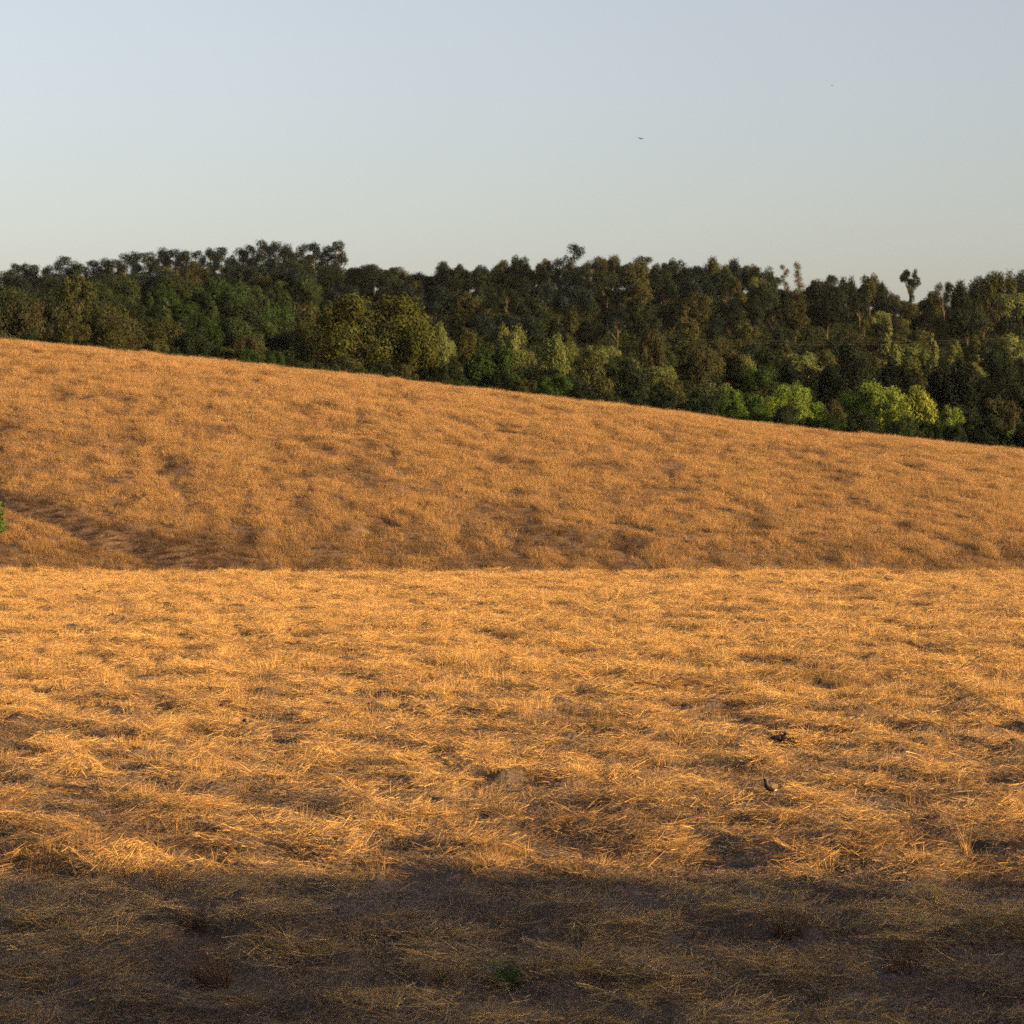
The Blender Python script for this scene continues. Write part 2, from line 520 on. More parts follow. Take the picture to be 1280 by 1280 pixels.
# ---- standing dry grass on the hill
hay = [mesh_np('hay_tuft', *tuft(k, 62, .36, .24, .70, .007, .017, .30, 300, .12, 2), M_hay) for k in range(8)] + [mesh_np('scrub_and_shade_tuft', *tuft(k, 60, .34, .15, .5, .008, .018, .4, 330, .12, 2), M_brown) for k in range(3)]  # dark tufts: scrub on the slope, painted shade along the gully
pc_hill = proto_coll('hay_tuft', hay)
p = fan_points(lambda y: 7.0, 166.2, 272, 6.0, r)
x, y = p[:, 0], p[:, 1]
u = x / y
hn = fbm(x * 0.33, y * 0.42, 31, 3)
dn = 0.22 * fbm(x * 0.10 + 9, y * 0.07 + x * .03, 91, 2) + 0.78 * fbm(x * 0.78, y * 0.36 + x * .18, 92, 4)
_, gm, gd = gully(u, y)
ing = gm * np.exp(-((gd - 1.5) / 2.0) ** 2)  # strip beside the gully where shade is painted into the grass
keep = r.random(len(x)) < np.clip(0.95 + 2.0 * (dn - 0.46) + ing, 0.5, 1)
keep &= y > 166.4 + 2.4 * (1 - vnoise(x * 0.35 + 5, x * 0, 67)) * r.random(len(x))
x, y, hn, dn, ing, u = x[keep], y[keep], hn[keep], dn[keep], ing[keep], u[keep]
n = len(x)
s = r.uniform(.7, 1.2, n)
hh = s * np.clip(0.75 + 1.2 * (fbm(x * 0.5, y * 0.7, 95, 2) - 0.5), .35, 1.3) * (1 - 0.25 * ing)
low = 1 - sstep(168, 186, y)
tone = np.clip(0.18 + 3.2 * (0.45 - dn) + 2.0 * ing + r.normal(0, .13, n) + 0.45 * low, 0, 1)  # grass in the gully strip toned dark to stand for its shade
rot = np.stack([r.normal(0, .10, n), r.normal(0, .10, n), r.uniform(0, 6.28, n)], 1)
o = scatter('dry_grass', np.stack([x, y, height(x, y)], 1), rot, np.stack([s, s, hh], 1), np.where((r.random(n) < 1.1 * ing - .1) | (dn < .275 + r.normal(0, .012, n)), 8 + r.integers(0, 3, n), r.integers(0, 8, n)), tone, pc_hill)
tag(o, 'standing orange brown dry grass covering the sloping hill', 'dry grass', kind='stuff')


# ------------------------------------------------------------------ trees
def leaf_cloud(lobes, n_total, size, r, up_bias=0.25, shell=0.55, flat=1.0, wob=.22):
    area = np.array([l[3] ** 2 * l[4] for l in lobes]); cnt = np.maximum(30, (n_total * area / area.sum()).astype(int))
    C = []; Nn = []
    for (cx, cy, cz, rad, sq), k in zip(lobes, cnt):
        d = unit(r.normal(size=(k, 3)) + np.array([0, 0, up_bias]))
        ph = r.random(3) * 6
        bump = 1 + wob * (np.sin(d[:, 0] * 5 + ph[0]) * np.sin(d[:, 1] * 5 + ph[1]) + 0.6 * np.sin(d[:, 2] * 7 + ph[2]))
        rr = rad * bump * (1 - shell * r.random(k) ** 1.6) * np.where(r.random(k) < .06, 1.18, 1)
        C.append(np.array([cx, cy, cz]) + d * rr[:, None] * np.array([1, 1, sq])); Nn.append(d)
    C = np.concatenate(C); D = np.concatenate(Nn); n = len(C)
    nrm = unit(D * 1.0 + r.normal(0, .33, (n, 3)))
    t = unit(np.cross(nrm, r.normal(size=(n, 3)))); b = np.cross(nrm, t)
    s = size * r.uniform(.6, 1.4, n)
    v = np.stack([C - t * s[:, None], C - b * (s * .55)[:, None], C + t * s[:, None], C + b * (s * .55)[:, None]], 1).reshape(-1, 3)
    f = np.arange(n * 4).reshape(-1, 4)
    return v, f


def tubes(paths, sides=6):
    """paths: list of [(x,y,z,r), ...]; joined tapered tubes in one mesh"""
    V = []; Fc = []
    off = 0
    for pth in paths:
        pth = np.array(pth, float); k = len(pth)
        for i in range(k):
            t = pth[min(i + 1, k - 1), :3] - pth[max(i - 1, 0), :3]; t /= np.linalg.norm(t) + 1e-9
            a = np.cross(t, [0.3, 1, 0.1]); a /= np.linalg.norm(a); b = np.cross(t, a)
            for q in range(sides):
                an = q / sides * 2 * math.pi
                V.append(pth[i, :3] + pth[i, 3] * (math.cos(an) * a + math.sin(an) * b))
        for i in range(k - 1):
            for q in range(sides):
                q2 = (q + 1) % sides
                Fc.append([off + i * sides + q, off + i * sides + q2, off + (i + 1) * sides + q2, off + (i + 1) * sides + q])
        off += k * sides
    return np.array(V), np.array(Fc)


def limb_to(tx, ty, tz, fx, fy, fz, r0, r1, r):
    pts = []
    for k in range(5):
        t = k / 4
        w = 0.04 * math.sin(t * math.pi)
        pts.append((fx + (tx - fx) * t + r.normal(0, w), fy + (ty - fy) * t + r.normal(0, w), fz + (tz - fz) * (t ** 0.85), r0 + (r1 - r0) * t))
    return pts


# all prototypes are 10 m tall and are scaled when they are placed
def proto_tree(kind, k, nleaf, leaf):
    r = np.random.default_rng(1000 + 17 * k + sum(map(ord, kind)))
    lobes = []; tr = []
    if kind == 'round':
        R = 4.0
        for q in range(20):
            a = r.random() * 6.28; e = math.asin(r.uniform(-.35, 1))
            rad = r.uniform(1.1, 1.75)
            lobes.append((R * .72 * math.cos(e) * math.cos(a), R * .72 * math.cos(e) * math.sin(a), 5.6 + 3.1 * math.sin(e) * (1 + .1 * r.normal()), rad, .8))
        lobes.append((0, 0, 5.6, 2.4, 1.0))
        tr = [[(0, 0, -.5, .30), (0.1, 0, 2.2, .22), (0.1, .1, 5, .14), (0, .1, 8, .04)]]
    elif kind == 'spread':
        R = 5.2
        for q in range(26):
            a = r.random() * 6.28; e = math.asin(r.uniform(-.45, 1))
            rad = r.uniform(1.0, 1.7)
            lobes.append((R * .8 * math.cos(e) * math.cos(a), R * .8 * math.cos(e) * math.sin(a), 4.9 + 4.0 * math.sin(e), rad, .75))
        lobes.append((0, 0, 4.8, 3.2, .9))
        tr = [[(0, 0, -.5, .4), (0.1, 0, 1.4, .32), (0.3, .1, 4, .2), (0, .1, 8, .05)]]
    elif kind == 'column':
        for q in range(13):
            t = q / 12
            w = 1.55 * math.sin(math.pi * min(1, .18 + .74 * t)) ** .8
            a = r.random() * 6.28
            lobes.append((w * .55 * math.cos(a), w * .55 * math.sin(a), 2.0 + 7.2 * t, max(.55, w * r.uniform(.55, .8)), 1.05))
        tr = [[(0, 0, -.5, .2), (0, 0, 4, .13), (0, 0, 9, .03)]]
    elif kind == 'euc':
        # bare stem, narrow open crown of separate puffs that ends in a rounded cap
        n = r.integers(13, 18)
        for q in range(n):
            t = q / (n - 1)
            a = r.random() * 6.28; w = (0.55 + .75 * math.sin(math.pi * (.15 + .6 * t))) * r.uniform(.4, 1.3)
            lobes.append((w * math.cos(a), w * math.sin(a), 2.6 + 6.2 * t, r.uniform(.6, 1.0), .95))
        lobes.append((0.1, 0, 8.8, 1.25, .85))
        tr = [[(0, 0, -.6, .16), (0.1, 0, 3, .12), (0, .1, 6, .08), (0, 0, 9, .03)]]
    elif kind == 'open':
        # airy tree: small puffs on long limbs, sky between them
        n = 24
        for q in range(n):
            a = r.random() * 6.28; e = math.asin(r.uniform(-.15, 1)); R = r.uniform(1.7, 3.0)
            lobes.append((R * math.cos(e) * math.cos(a), R * math.cos(e) * math.sin(a), 6.2 + 3.2 * math.sin(e), r.uniform(.6, 1.25), .85))
        tr = [[(0, 0, -.5, .16), (0.1, 0, 3, .12), (0, .1, 6, .08), (0, 0, 8.5, .03)]]
    elif kind == 'vase':
        for q in range(20):
            a = q / 20 * 6.28 + r.normal(0, .2); R = r.uniform(.6, 2.6)
            lobes.append((R * math.cos(a), R * math.sin(a), 7.0 + 2.4 * r.random() - .25 * abs(R - 1.2), r.uniform(.45, .8), .8))
        for q in range(6):
            lobes.append((r.normal(0, .25), r.normal(0, .25), 1.5 + q * .9, .6, 1.1))
        tr = [[(0, 0, -.5, .3), (0.05, 0, 3, .24), (0, .1, 5.5, .16)]]
    elif kind == 'bush':
        for q in range(18):
            a = r.random() * 6.28; e = math.asin(r.uniform(-.2, 1)); R = 4.6
            lobes.append((R * math.cos(e) * math.cos(a), R * math.cos(e) * math.sin(a), 3.6 + 4.4 * math.sin(e), r.uniform(1.4, 2.3), .85))
        lobes.append((0, 0, 3.8, 3.6, .9))
        tr = [[(0, 0, -.5, .25), (0.3, 0, 3, .16), (0.5, .1, 6, .06)], [(0.1, 0, -.5, .2), (-.8, .5, 3, .14), (-1.2, .8, 6, .05)]]
    elif kind == 'bare':
        # long thin crown of twigs with sparse reddish leaves
        for q in range(9):
            a = r.random() * 6.28; R = r.uniform(.2, 1.3)
            lobes.append((R * math.cos(a), R * math.sin(a), 4.5 + 5.0 * q / 8, r.uniform(.6, 1.0), .75))
        tr = [[(0, 0, -.5, .18), (0.1, 0, 4, .12), (0, .1, 9.6, .03)]]
    main = tr[0]
    for (cx, cy, cz, rad, sq) in lobes:
        bz = max(1.0, cz - 1.0 - 0.55 * math.hypot(cx, cy))
        # start on the stem at that height
        pts = np.array(main); zz = min(bz, pts[-1, 2] - .3)
        fx = np.interp(zz, pts[:, 2], pts[:, 0]); fy = np.interp(zz, pts[:, 2], pts[:, 1]); fr = np.interp(zz, pts[:, 2], pts[:, 3])
        tr.append(limb_to(cx, cy, cz + rad * sq * .5, fx, fy, zz, fr * .55, .02, r))
    if kind == 'bare':
        base = list(tr)
        for b in base[1:]:
            for q in range(5):
                x0, y0, z0, _ = b[3]; d = unit(r.normal(size=(1, 3)) + [0, 0, .5])[0] * r.uniform(.5, 1.1)
                tr.append([(x0, y0, z0, .03), (x0 + d[0] * .5, y0 + d[1] * .5, z0 + d[2] * .6, .02), (x0 + d[0], y0 + d[1], z0 + d[2], .01)])
    lv, lf = leaf_cloud(lobes, int(nleaf * 1.5), leaf * .84, r, shell=.5 if kind != 'bare' else .9)
    zmax = np.quantile(lv[:, 2], .999)
    sc = 10.0 / zmax
    lv = lv * sc
    tv, tf = tubes(tr, 5); tv = tv * sc
    return mesh_np(kind + '_crown', lv, lf, M_leaf), mesh_np(kind + '_trunk', tv, tf, M_palebark if kind in ('euc', 'bare', 'open') else M_bark, smooth=True)


SPEC = {'round': (4, 5200, .20), 'spread': (2, 11000, .15), 'column': (3, 3200, .17), 'euc': (6, 3400, .13), 'open': (4, 3600, .15),
        'vase': (1, 3600, .14), 'bush': (3, 5200, .26), 'bare': (2, 1500, .12)}
PRO = {k: [proto_tree(k, q, v[1], v[2]) for q in range(v[0])] for k, v in SPEC.items()}
NAMES = {'round': 'broadleaf_tree', 'spread': 'spreading_tree', 'column': 'narrow_tree', 'euc': 'eucalyptus_tree', 'open': 'open_crowned_tree',
         'vase': 'vase_shaped_tree', 'bush': 'bush', 'bare': 'sparse_tree'}
CAT = {'bush': 'bush'}
SRC = {}
for kd, lst in PRO.items():                         # one source of each form, copied below with its parts
    for q, (cm, tm) in enumerate(lst):
        root = bpy.data.objects.new(NAMES[kd], None)
        c = bpy.data.objects.new('crown', cm); t = bpy.data.objects.new('stems' if kd == 'bush' else 'trunk', tm)
        SRC[(kd, q)] = (root, c, t)


def plant(kd, x, y, h, color, label, group=None, wide=1.0, q=None, z=None):
    q = random.randrange(len(PRO[kd])) if q is None else q
    root, c, t = SRC[(kd, q)]
    o = root.copy(); COL.objects.link(o)
    o.location = (x, y, gz(x, y) if z is None else z)
    o.rotation_euler = (0, 0, random.random() * 6.28)
    s = h / 10.0
    o.scale = (s * wide, s * wide, s)
    cc = c.copy(); COL.objects.link(cc); cc.parent = o; cc.color = tuple(color) + (1,)
    tt = t.copy(); COL.objects.link(tt); tt.parent = o
    tag(o, label, CAT.get(kd, 'tree'), group)
    return o


def plant_px(kd, px, py_top, d, color, label, group=None, width_px=None, q=None, hmin=2.0):
    """stands at distance d in the direction of photo column px, tall enough to reach photo row py_top"""
    x = P(px, d); base = gz(x, d)
    h = max(hmin, CAM_Z + (HZ - py_top) / F * d - base)
    nat = {'round': 10.5, 'spread': 12.5, 'column': 3.6, 'euc': 3.6, 'open': 6.8, 'vase': 5.4, 'bush': 13.0, 'bare': 3.4}[kd]
    wide = 1.0
    if width_px: wide = (width_px / F * d) / (nat * h / 10.0)
    return plant(kd, x, d, h, color, label, group, max(.45, min(2.4, wide)), q)


DK = (.026, .034, .018); OL = (.066, .064, .024); BR = (.062, .056, .026); GR = (.034, .056, .016); YG = (.165, .215, .036)
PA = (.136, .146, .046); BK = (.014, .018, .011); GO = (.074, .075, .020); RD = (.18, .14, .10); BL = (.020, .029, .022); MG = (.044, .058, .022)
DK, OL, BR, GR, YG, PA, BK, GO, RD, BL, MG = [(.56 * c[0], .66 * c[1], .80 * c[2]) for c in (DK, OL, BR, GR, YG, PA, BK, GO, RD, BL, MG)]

ORD = ['first', 'second', 'third', 'fourth', 'fifth', 'sixth', 'seventh', 'eighth', 'ninth', 'tenth', 'eleventh', 'twelfth', 'thirteenth',
       'fourteenth', 'fifteenth', 'sixteenth', 'seventeenth', 'eighteenth', 'nineteenth', 'twentieth', 'twenty-first', 'twenty-second',
       'twenty-third', 'twenty-fourth', 'twenty-fifth', 'twenty-sixth', 'twenty-seventh', 'twenty-eighth', 'twenty-ninth', 'thirtieth']
# skyline of the ridge, left run: eucalyptus
euc = [(4, 338), (18, 329), (33, 328), (43, 331), (62, 331), (78, 320), (93, 326), (117, 325), (131, 322), (143, 324), (156, 316), (168, 314), (187, 314),
       (203, 309), (220, 311), (234, 312), (248, 313), (263, 309), (277, 309), (299, 309), (311, 306), (326, 299), (345, 301), (359, 304), (380, 304),
       (392, 302), (409, 306), (424, 300)]
for i, (px, py) in enumerate(euc):
    plant_px('euc', px, py, 780 + random.uniform(-12, 12), BL if i % 3 else DK,
             'tall dark eucalyptus, %s crown from the left end of the skyline' % ORD[i], 'eucalyptus trees along the ridge skyline',
             width_px=random.uniform(19, 27))
for i in range(26):
    px = 2 + i * 16.8 + random.uniform(-4, 4)
    py = float(np.interp(px, [e[0] for e in euc], [e[1] for e in euc])) + random.uniform(5, 16)
    plant_px('euc', px, py, 812 + random.uniform(-8, 8), BL, 'dark eucalyptus in the second line, its crown filling gaps behind the skyline ones',
             'eucalyptus trees behind the skyline ones', width_px=random.uniform(18, 26))
# middle and right run
sky = [(444, 335, 'round'), (456, 337, 'round'), (468, 330, 'open'), (484, 335, 'round'), (499, 333, 'euc'), (516, 342, 'round'), (533, 346, 'round'), (554, 326, 'open'), (576, 330, 'round'),
       (602, 331, 'round'), (630, 325, 'round'), (650, 319, 'round'), (681, 323, 'round'), (700, 322, 'euc'), (717, 304, 'euc'), (735, 330, 'round'), (747, 320, 'round'),
       (764, 318, 'round'), (784, 329, 'round'), (802, 319, 'euc'), (826, 328, 'open'), (846, 323, 'round'), (870, 332, 'round'), (895, 321, 'round'), (921, 323, 'round'), (937, 330, 'round'),
       (952, 333, 'round'), (968, 346, 'open')]
for i, (px, py, kd) in enumerate(sky):
    plant_px(kd, px, py, 760 + random.uniform(-15, 15), random.choice([DK, OL, BL, DK]),
             'dark tree on the middle ridge skyline, %s crown rightward from the notch beside the eucalypts' % ORD[i], 'trees along the middle of the ridge skyline',
             width_px={'round': 36, 'open': 30, 'euc': 24}[kd] * random.uniform(.85, 1.15))
plant_px('bare', 981, 331, 735, RD, 'thin sparse tree on the skyline, shorter of the reddish bare pair', width_px=17, q=0)
plant_px('bare', 998, 326, 730, RD, 'tall reddish half bare tree standing above the skyline', width_px=22, q=1)
sky2 = [(1018, 350, 'round'), (1038, 343, 'open'), (1060, 345, 'round'), (1087, 342, 'round'), (1102, 352, 'round'), (1117, 366, 'round')]
for i, (px, py, kd) in enumerate(sky2):
    plant_px(kd, px, py, 720, random.choice([DK, OL, DK]), 'dark tree between the reddish bare tree and the vase shaped tree, %s from the left' % ORD[i],
             'skyline trees beside the reddish bare tree', width_px=30)
plant_px('vase', 1137, 336, 700, DK, 'lone vase shaped tree rising above the skyline on a dark narrow stem', width_px=30)
sky3 = [(1163, 364, 'round'), (1180, 352, 'open'), (1204, 350, 'round'), (1222, 345, 'round'), (1240, 339, 'round'), (1258, 338, 'round'), (1277, 337, 'round'), (1300, 338, 'round'), (1325, 342, 'round')]
for i, (px, py, kd) in enumerate(sky3):
    plant_px(kd, px, py, 660, random.choice([DK, OL, BR]), 'skyline tree to the right of the vase shaped tree, %s crown along' % ORD[i],
             'skyline trees right of the vase shaped tree', width_px=34)

# named trees of the slope and the wood edge
special = [
    ('spread', 470, 366, 292, GO, 'large golden olive spreading tree at the top edge of the dry hill', 168, 0),
    ('spread', 398, 380, 305, OL, 'brown olive tree joined to the left side of the large golden tree', 80, None),
    ('round', 526, 412, 288, GO, 'olive shoulder tree at the right foot of the large golden tree', 56, None),
    ('open', 96, 341, 330, OL, 'tall brown olive tree rising above its neighbours near the left edge', 62, 0),
    ('round', 28, 372, 318, BR, 'brown rounded tree at the left edge below the eucalypts', 80, None),
    ('spread', 128, 378, 300, OL, 'broad olive tree with pale stems under the tall brown one', 110, 1),
    ('bush', 150, 396, 285, BR, 'grey brown bush sloping down to the hill crest', 70, None),
    ('bush', 240, 412, 280, DK, 'dark green bush just behind the hill crest', 60, None),
    ('bush', 312, 420, 278, BR, 'thin brown scrub bush on the hill crest', 42, None),
    ('round', 546, 403, 380, PA, 'small pale green tree right of the large golden tree', 26, None),
    ('round', 585, 410, 385, OL, 'olive rounded tree with a bare stem on the pale slope', 34, None),
    ('round', 640, 404, 390, PA, 'pale green tree behind the dark round bush', 46, None),
    ('round', 692, 418, 350, PA, 'wide pale green tree in the middle of the lower slope', 52, None),
    ('round', 612, 430, 297, GR, 'dark green round tree standing at the middle of the hill crest', 84, None),
    ('bush', 560, 452, 287, DK, 'low dark bush left of the dark green round tree', 50, None),
    ('bush', 678, 460, 283, BK, 'low blackish bush right of the dark green round tree', 60, None),
    ('bush', 738, 447, 300, OL, 'olive bush with a smooth domed crown on the wood edge', 64, None),
    ('bush', 790, 452, 303, DK, 'dark domed bush between two olive bushes on the wood edge', 66, None),
    ('bush', 835, 470, 290, OL, 'olive brown bush above the middle right of the hill crest', 60, None),
    ('round', 815, 412, 400, BR, 'brown leafed tree above the olive domed bush', 34, None),
    ('round', 875, 430, 380, BR, 'reddish brown tree on the lower middle slope', 44, None),
    ('bush', 885, 484, 285, MG, 'mid green bush on the hill crest before the bright tree', 60, None),
    ('bush', 935, 490, 282, GR, 'dark green bush just left of the bright yellow green tree', 58, None),
    ('spread', 990, 478, 290, YG, 'bright yellow green tree, smallest of the three sunlit ones', 70, 0),
    ('spread', 1087, 475, 292, YG, 'bright yellow green tree, broadest of the sunlit ones', 92, 1),
    ('round', 1146, 482, 288, (.14, .17, .034), 'yellow green tree joined to the right of the broadest bright one', 60, 2),
    ('round', 1062, 488, 296, (.10, .15, .028), 'mid green tree whose crown joins the left side of the broadest bright tree', 50, 3),
    ('round', 1112, 484, 297, (.12, .165, .03), 'fresh green tree between the broadest bright tree and the one joined to it', 52, 0),
    ('round', 968, 486, 294, (.085, .13, .026), 'fresh green tree behind the left shoulder of the smallest bright tree', 50, 1),
    ('bush', 905, 484, 290, (.05, .085, .018), 'deep green bush well left of the bright trees', 60, 0),
    ('bush', 1118, 500, 284, (.09, .125, .026), 'leafy bush of medium green filling the gap under the two brightest trees', 60, 1),
    ('bush', 955, 492, 286, (.075, .11, .024), 'medium green bush leaning on the left of the smallest bright tree', 60, 2),
    ('bush', 1190, 506, 280, YG, 'small bright bush low on the hill crest', 32, None),
    ('bush', 1040, 500, 281, BR, 'brownish bush between two bright yellow green trees', 44, None),
    ('column', 1112, 404, 430, PA, 'pointed pale yellow tree on the dark middle slope', 30, 1),
    ('round', 1000, 440, 420, PA, 'grey green tree above the dark hollow of the wood', 60, None),
    ('round', 930, 444, 400, PA, 'pale olive tree on the slope left of the dark hollow', 36, None),
    ('bush', 1250, 494, 300, BR, 'brown domed bush low at the right edge of the wood', 60, None),
    ('bush', 1230, 518, 276, DK, 'dark green bush on the crest under the brown domed one', 70, None),
    ('bush', 1290, 524, 274, DK, 'dark bush on the hill crest at the right edge', 60, None),
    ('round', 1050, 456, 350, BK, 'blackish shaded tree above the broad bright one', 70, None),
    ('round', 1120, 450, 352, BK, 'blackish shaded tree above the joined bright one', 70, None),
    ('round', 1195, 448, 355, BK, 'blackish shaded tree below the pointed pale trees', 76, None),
    ('column', 1166, 416, 440, PA, 'pale narrow tree right of the pointed yellow one', 18, 0),
]
for kd, px, py, d, c, lab, w, q in special:
    plant_px(kd, px, py, d, c, lab, width_px=w, q=q)

# the rest of the wood, row behind row up the slope
rows = [(276, 3.0, 4.2, 'edge'), (288, 4.0, 5.6, 'edge'), (300, 5.5, 7.5, 'edge'), (325, 6, 8.5, 'low'), (355, 6, 8.5, 'low'), (390, 7, 9.5, 'low'), (430, 7.5, 10, 'middle'), (475, 8, 11, 'middle'), (525, 8.5, 12, 'middle'),
        (580, 9, 13, 'middle'), (640, 10, 14, 'upper'), (700, 10, 14, 'upper'), (745, 10, 13, 'upper'), (775, 9.5, 11.5, 'top')]
GRP = {'top': ('forest trees just under the ridge skyline', 'dark forest tree in the upper wood just under the ridge skyline'), 'edge': ('low bushes and small trees along the wood edge', 'low leafy bush in the unbroken row behind the dry hill crest'),
       'low': ('forest trees at the foot of the wooded slope', 'rounded forest tree in the lower wood between the hill crest and mid slope'),
       'middle': ('forest trees on the middle of the wooded slope', 'forest tree packed among others half way up the wooded slope'),
       'upper': ('forest trees just under the ridge skyline', 'dark forest tree in the upper wood just under the ridge skyline')}


def area_color(px, d):
    v = random.random()
    if px < 420:
        c = [BL, DK, DK, OL, BL][int(v * 5)] if d > 620 else [MG, GR, DK, MG, GR][int(v * 5)] if d > 430 else \
            ([BR, OL, DK, GR] if px < 200 else [DK, GR, OL, MG])[int(v * 4)]
    elif px < 900:
        c = [BL, BK, DK, BL, OL, DK][int(v * 6)] if d > 490 else [PA, OL, PA, MG, PA][int(v * 5)] if d > 335 else [DK, BK, GR, DK, OL][int(v * 5)]
    else:
        c = [BL, DK, OL, DK, BR, BK, PA][int(v * 6.4)] if d > 540 else [PA, OL, DK, BR][int(v * 4)] if d > 420 else \
            [BK, DK, BK, GR][int(v * 4)] if d > 310 else [MG, GR, GR, DK, (.05, .09, .018)][int(v * 5)]
    k = random.uniform(.8, 1.25)
    return tuple(a * k for a in c)


for d0, h0, h1, zone in rows:
    px = -90 + random.uniform(0, 20)
    while px < 1370:
        if zone == 'top' and px < 440: px = 440 + random.uniform(0, 10)
        d = d0 * random.uniform(.97, 1.03)
        h = random.uniform(h0, h1)
        pale_slope = 520 < px < 870 and 330 < d0 < 500
        if d0 > 630 and (1085 < px < 1215 or 960 < px < 1020): h *= .72
        if pale_slope: h *= random.uniform(.45, .7)
        kd = 'bush' if zone == 'edge' else random.choices(['round', 'column', 'open', 'euc'], [7.5, 1.6, .5, .8 if d0 > 450 else 0])[0]
        if zone == 'edge': h *= random.uniform(.7, 1.05)
        natw = {'round': .95, 'column': .5, 'open': .72, 'euc': .5, 'bush': 1.2}[kd]
        x = P(px, d)
        wide = random.uniform(.85, 1.15) * (1.25 if kd == 'column' else .92)
        g, lab = GRP[zone]
        plant(kd, x, d, h, area_color(px, d0), lab, g, wide)
        px += natw * h * wide / d * F * (.80 if not pale_slope else 1.3) * random.uniform(.8, 1.2)

# undergrowth between the trunks
p = np.stack([r.uniform(-190, 190, 17000), r.uniform(272, 790, 17000)], 1)
p = p[np.abs(p[:, 0]) < p[:, 1] * .24]
ok = r.random(len(p)) < np.clip(.25 + (fbm(p[:, 0] * .05, p[:, 1] * .05, 55, 2)), 0, 1)
p = p[ok]; x, y = p[:, 0], p[:, 1]; n = len(x)
r2 = np.random.default_rng(77)
um = []
M_under = simple_mat('undergrowth_leaves', (.017, .025, .010), 0.95, 0.05, 0.45, 1.3)
for k in range(3):
    lob = [(r2.normal(0, .9), r2.normal(0, .9), .6 + .5 * r2.random(), .75, .8) for _ in range(6)]
    v, f = leaf_cloud(lob, 1400, .09, r2); um.append(mesh_np('undergrowth', v, f, M_under))
s = r.uniform(.8, 1.6, n) * (1 + .5 * sstep(300, 420, y))
o = scatter('undergrowth', np.stack([x, y, height(x, y)], 1), np.stack([0 * s, 0 * s, r.uniform(0, 6.28, n)], 1), np.stack([s, s, s], 1),
            r.integers(0, 3, n), 0 * s, proto_coll('undergrowth_clump', um))
tag(o, 'dark low scrub filling the floor of the wood between trunks', 'undergrowth', kind='stuff')

# conifer-like shrub that just reaches into the left edge of the view
vt = ray_hit(-13, 694, 169)
plant('column', vt.x, vt.y, 6.6, (.045, .085, .02), 'green leafy shrub cut off by the left edge at the foot of the dry hill', wide=1.15, q=2)

# ------------------------------------------------------------------ power lines across the wood
M_wire = simple_mat('wire', (.10, .10, .10), .8, .1)
M_pole = simple_mat('pole_wood', (.16, .12, .09), .9, .2)


def cable(a, b, sag, rad, name, label, group):
    pts = []
    for k in range(41):
        t = k / 40
        q = a.lerp(b, t); pts.append((q.x, q.y, q.z - sag * 4 * t * (1 - t), rad))
    v, f = tubes([pts], 5)
    o = obj(name, mesh_np(name, v, f, M_wire, smooth=True)); tag(o, label, 'power line', group)


def at(px, py, d): return Vector((P(px, d), d, CAM_Z + (HZ - py) / F * d))


cable(at(-60, 421, 300), at(420, 455, 276), .6, .010, 'power_line', 'thin wire just above the hill crest in front of the bushes', None)
for k, dz in enumerate((0, 3.2)):
    cable(at(800, 420 + dz, 430), at(1500, 405 + dz, 430), 2.0, .008, 'power_line',
          'thin wire strung across the dark slope, %s of the two' % ['upper', 'lower'][k], 'wires across the wooded slope')

# ------------------------------------------------------------------ plants that stand out in the field
def tuft_thing(name, px, py, hpx, wpx, mat, label, cat, n=70, lean=.35, k=0, group=None, w=(.008, .016)):
    v = ray_hit(px, py)
    sc = v.y / F
    H = hpx * sc; W = wpx * sc
    vv, ff = tuft(k, n, W * .22, H * .5, H * 1.1, w[0], w[1], lean, 700, .15, 3)
    o = obj(name, mesh_np(name, vv, ff, mat)); o.location = v
    tag(o, label, cat, group)
    return o


tuft_thing('grass_tuft', 630, 1238, 54, 60, M_green, 'fresh green grass tuft in the shaded straw', 'grass tuft', 200, .35, 1)
for gx_, gy_, gh, gw, lab in [(130, 1262, 14, 60, 'small flat green patch at the bottom left of the shade'), (295, 1250, 14, 40, 'low green sprig under the tall brown clump'),
                              (285, 1270, 12, 60, 'flat green patch along the bottom edge below the low sprig'), (556, 1222, 12, 30, 'sparse green blades left of the fresh tuft'),
                              (676, 1232, 12, 40, 'sparse green blades right of the fresh tuft'), (912, 1058, 14, 24, 'tiny grey green sprig in the sunlit straw above the shade edge')]:
    tuft_thing('grass_tuft', gx_, gy_, gh, gw, M_green, lab, 'grass tuft', 90, .7, int(gx_) % 9, None, (.005, .010))
tuft_thing('dry_weed', 240, 1158, 44, 90, M_brown, 'dark brown spiky weed clump low in the shadow, next to the shade edge', 'dry weed', 300, .8, 2, None, (.004, .010))
tuft_thing('dry_weed', 268, 1232, 82, 90, M_brown, 'tall loose brown grass clump in the shaded straw', 'dry weed', 320, .6, 3, None, (.004, .010))
tuft_thing('dry_weed', 1140, 1216, 46, 110, M_brown, 'low flattened dark brown grass mound in the shade', 'dry weed', 260, .9, 4)
tuft_thing('dry_weed', 985, 1170, 60, 80, M_brown, 'wide brownish weed clump in the shade under the standing lapwing', 'dry weed', 110, .6, 5)
tuft_thing('dry_weed', 1016, 769, 18, 9, M_brown, 'small dark red brown weed standing alone in the far sunlit straw', 'dry weed', 40, .2, 6)
tuft_thing('dry_weed', 1215, 784, 30, 22, M_hay, 'orange brown upright weed near the right edge of the far straw', 'dry weed', 60, .25, 7)
tuft_thing('dry_weed', 1257, 778, 24, 16, M_hay, 'small orange weed beside the upright one near the right edge', 'dry weed', 50, .25, 8)
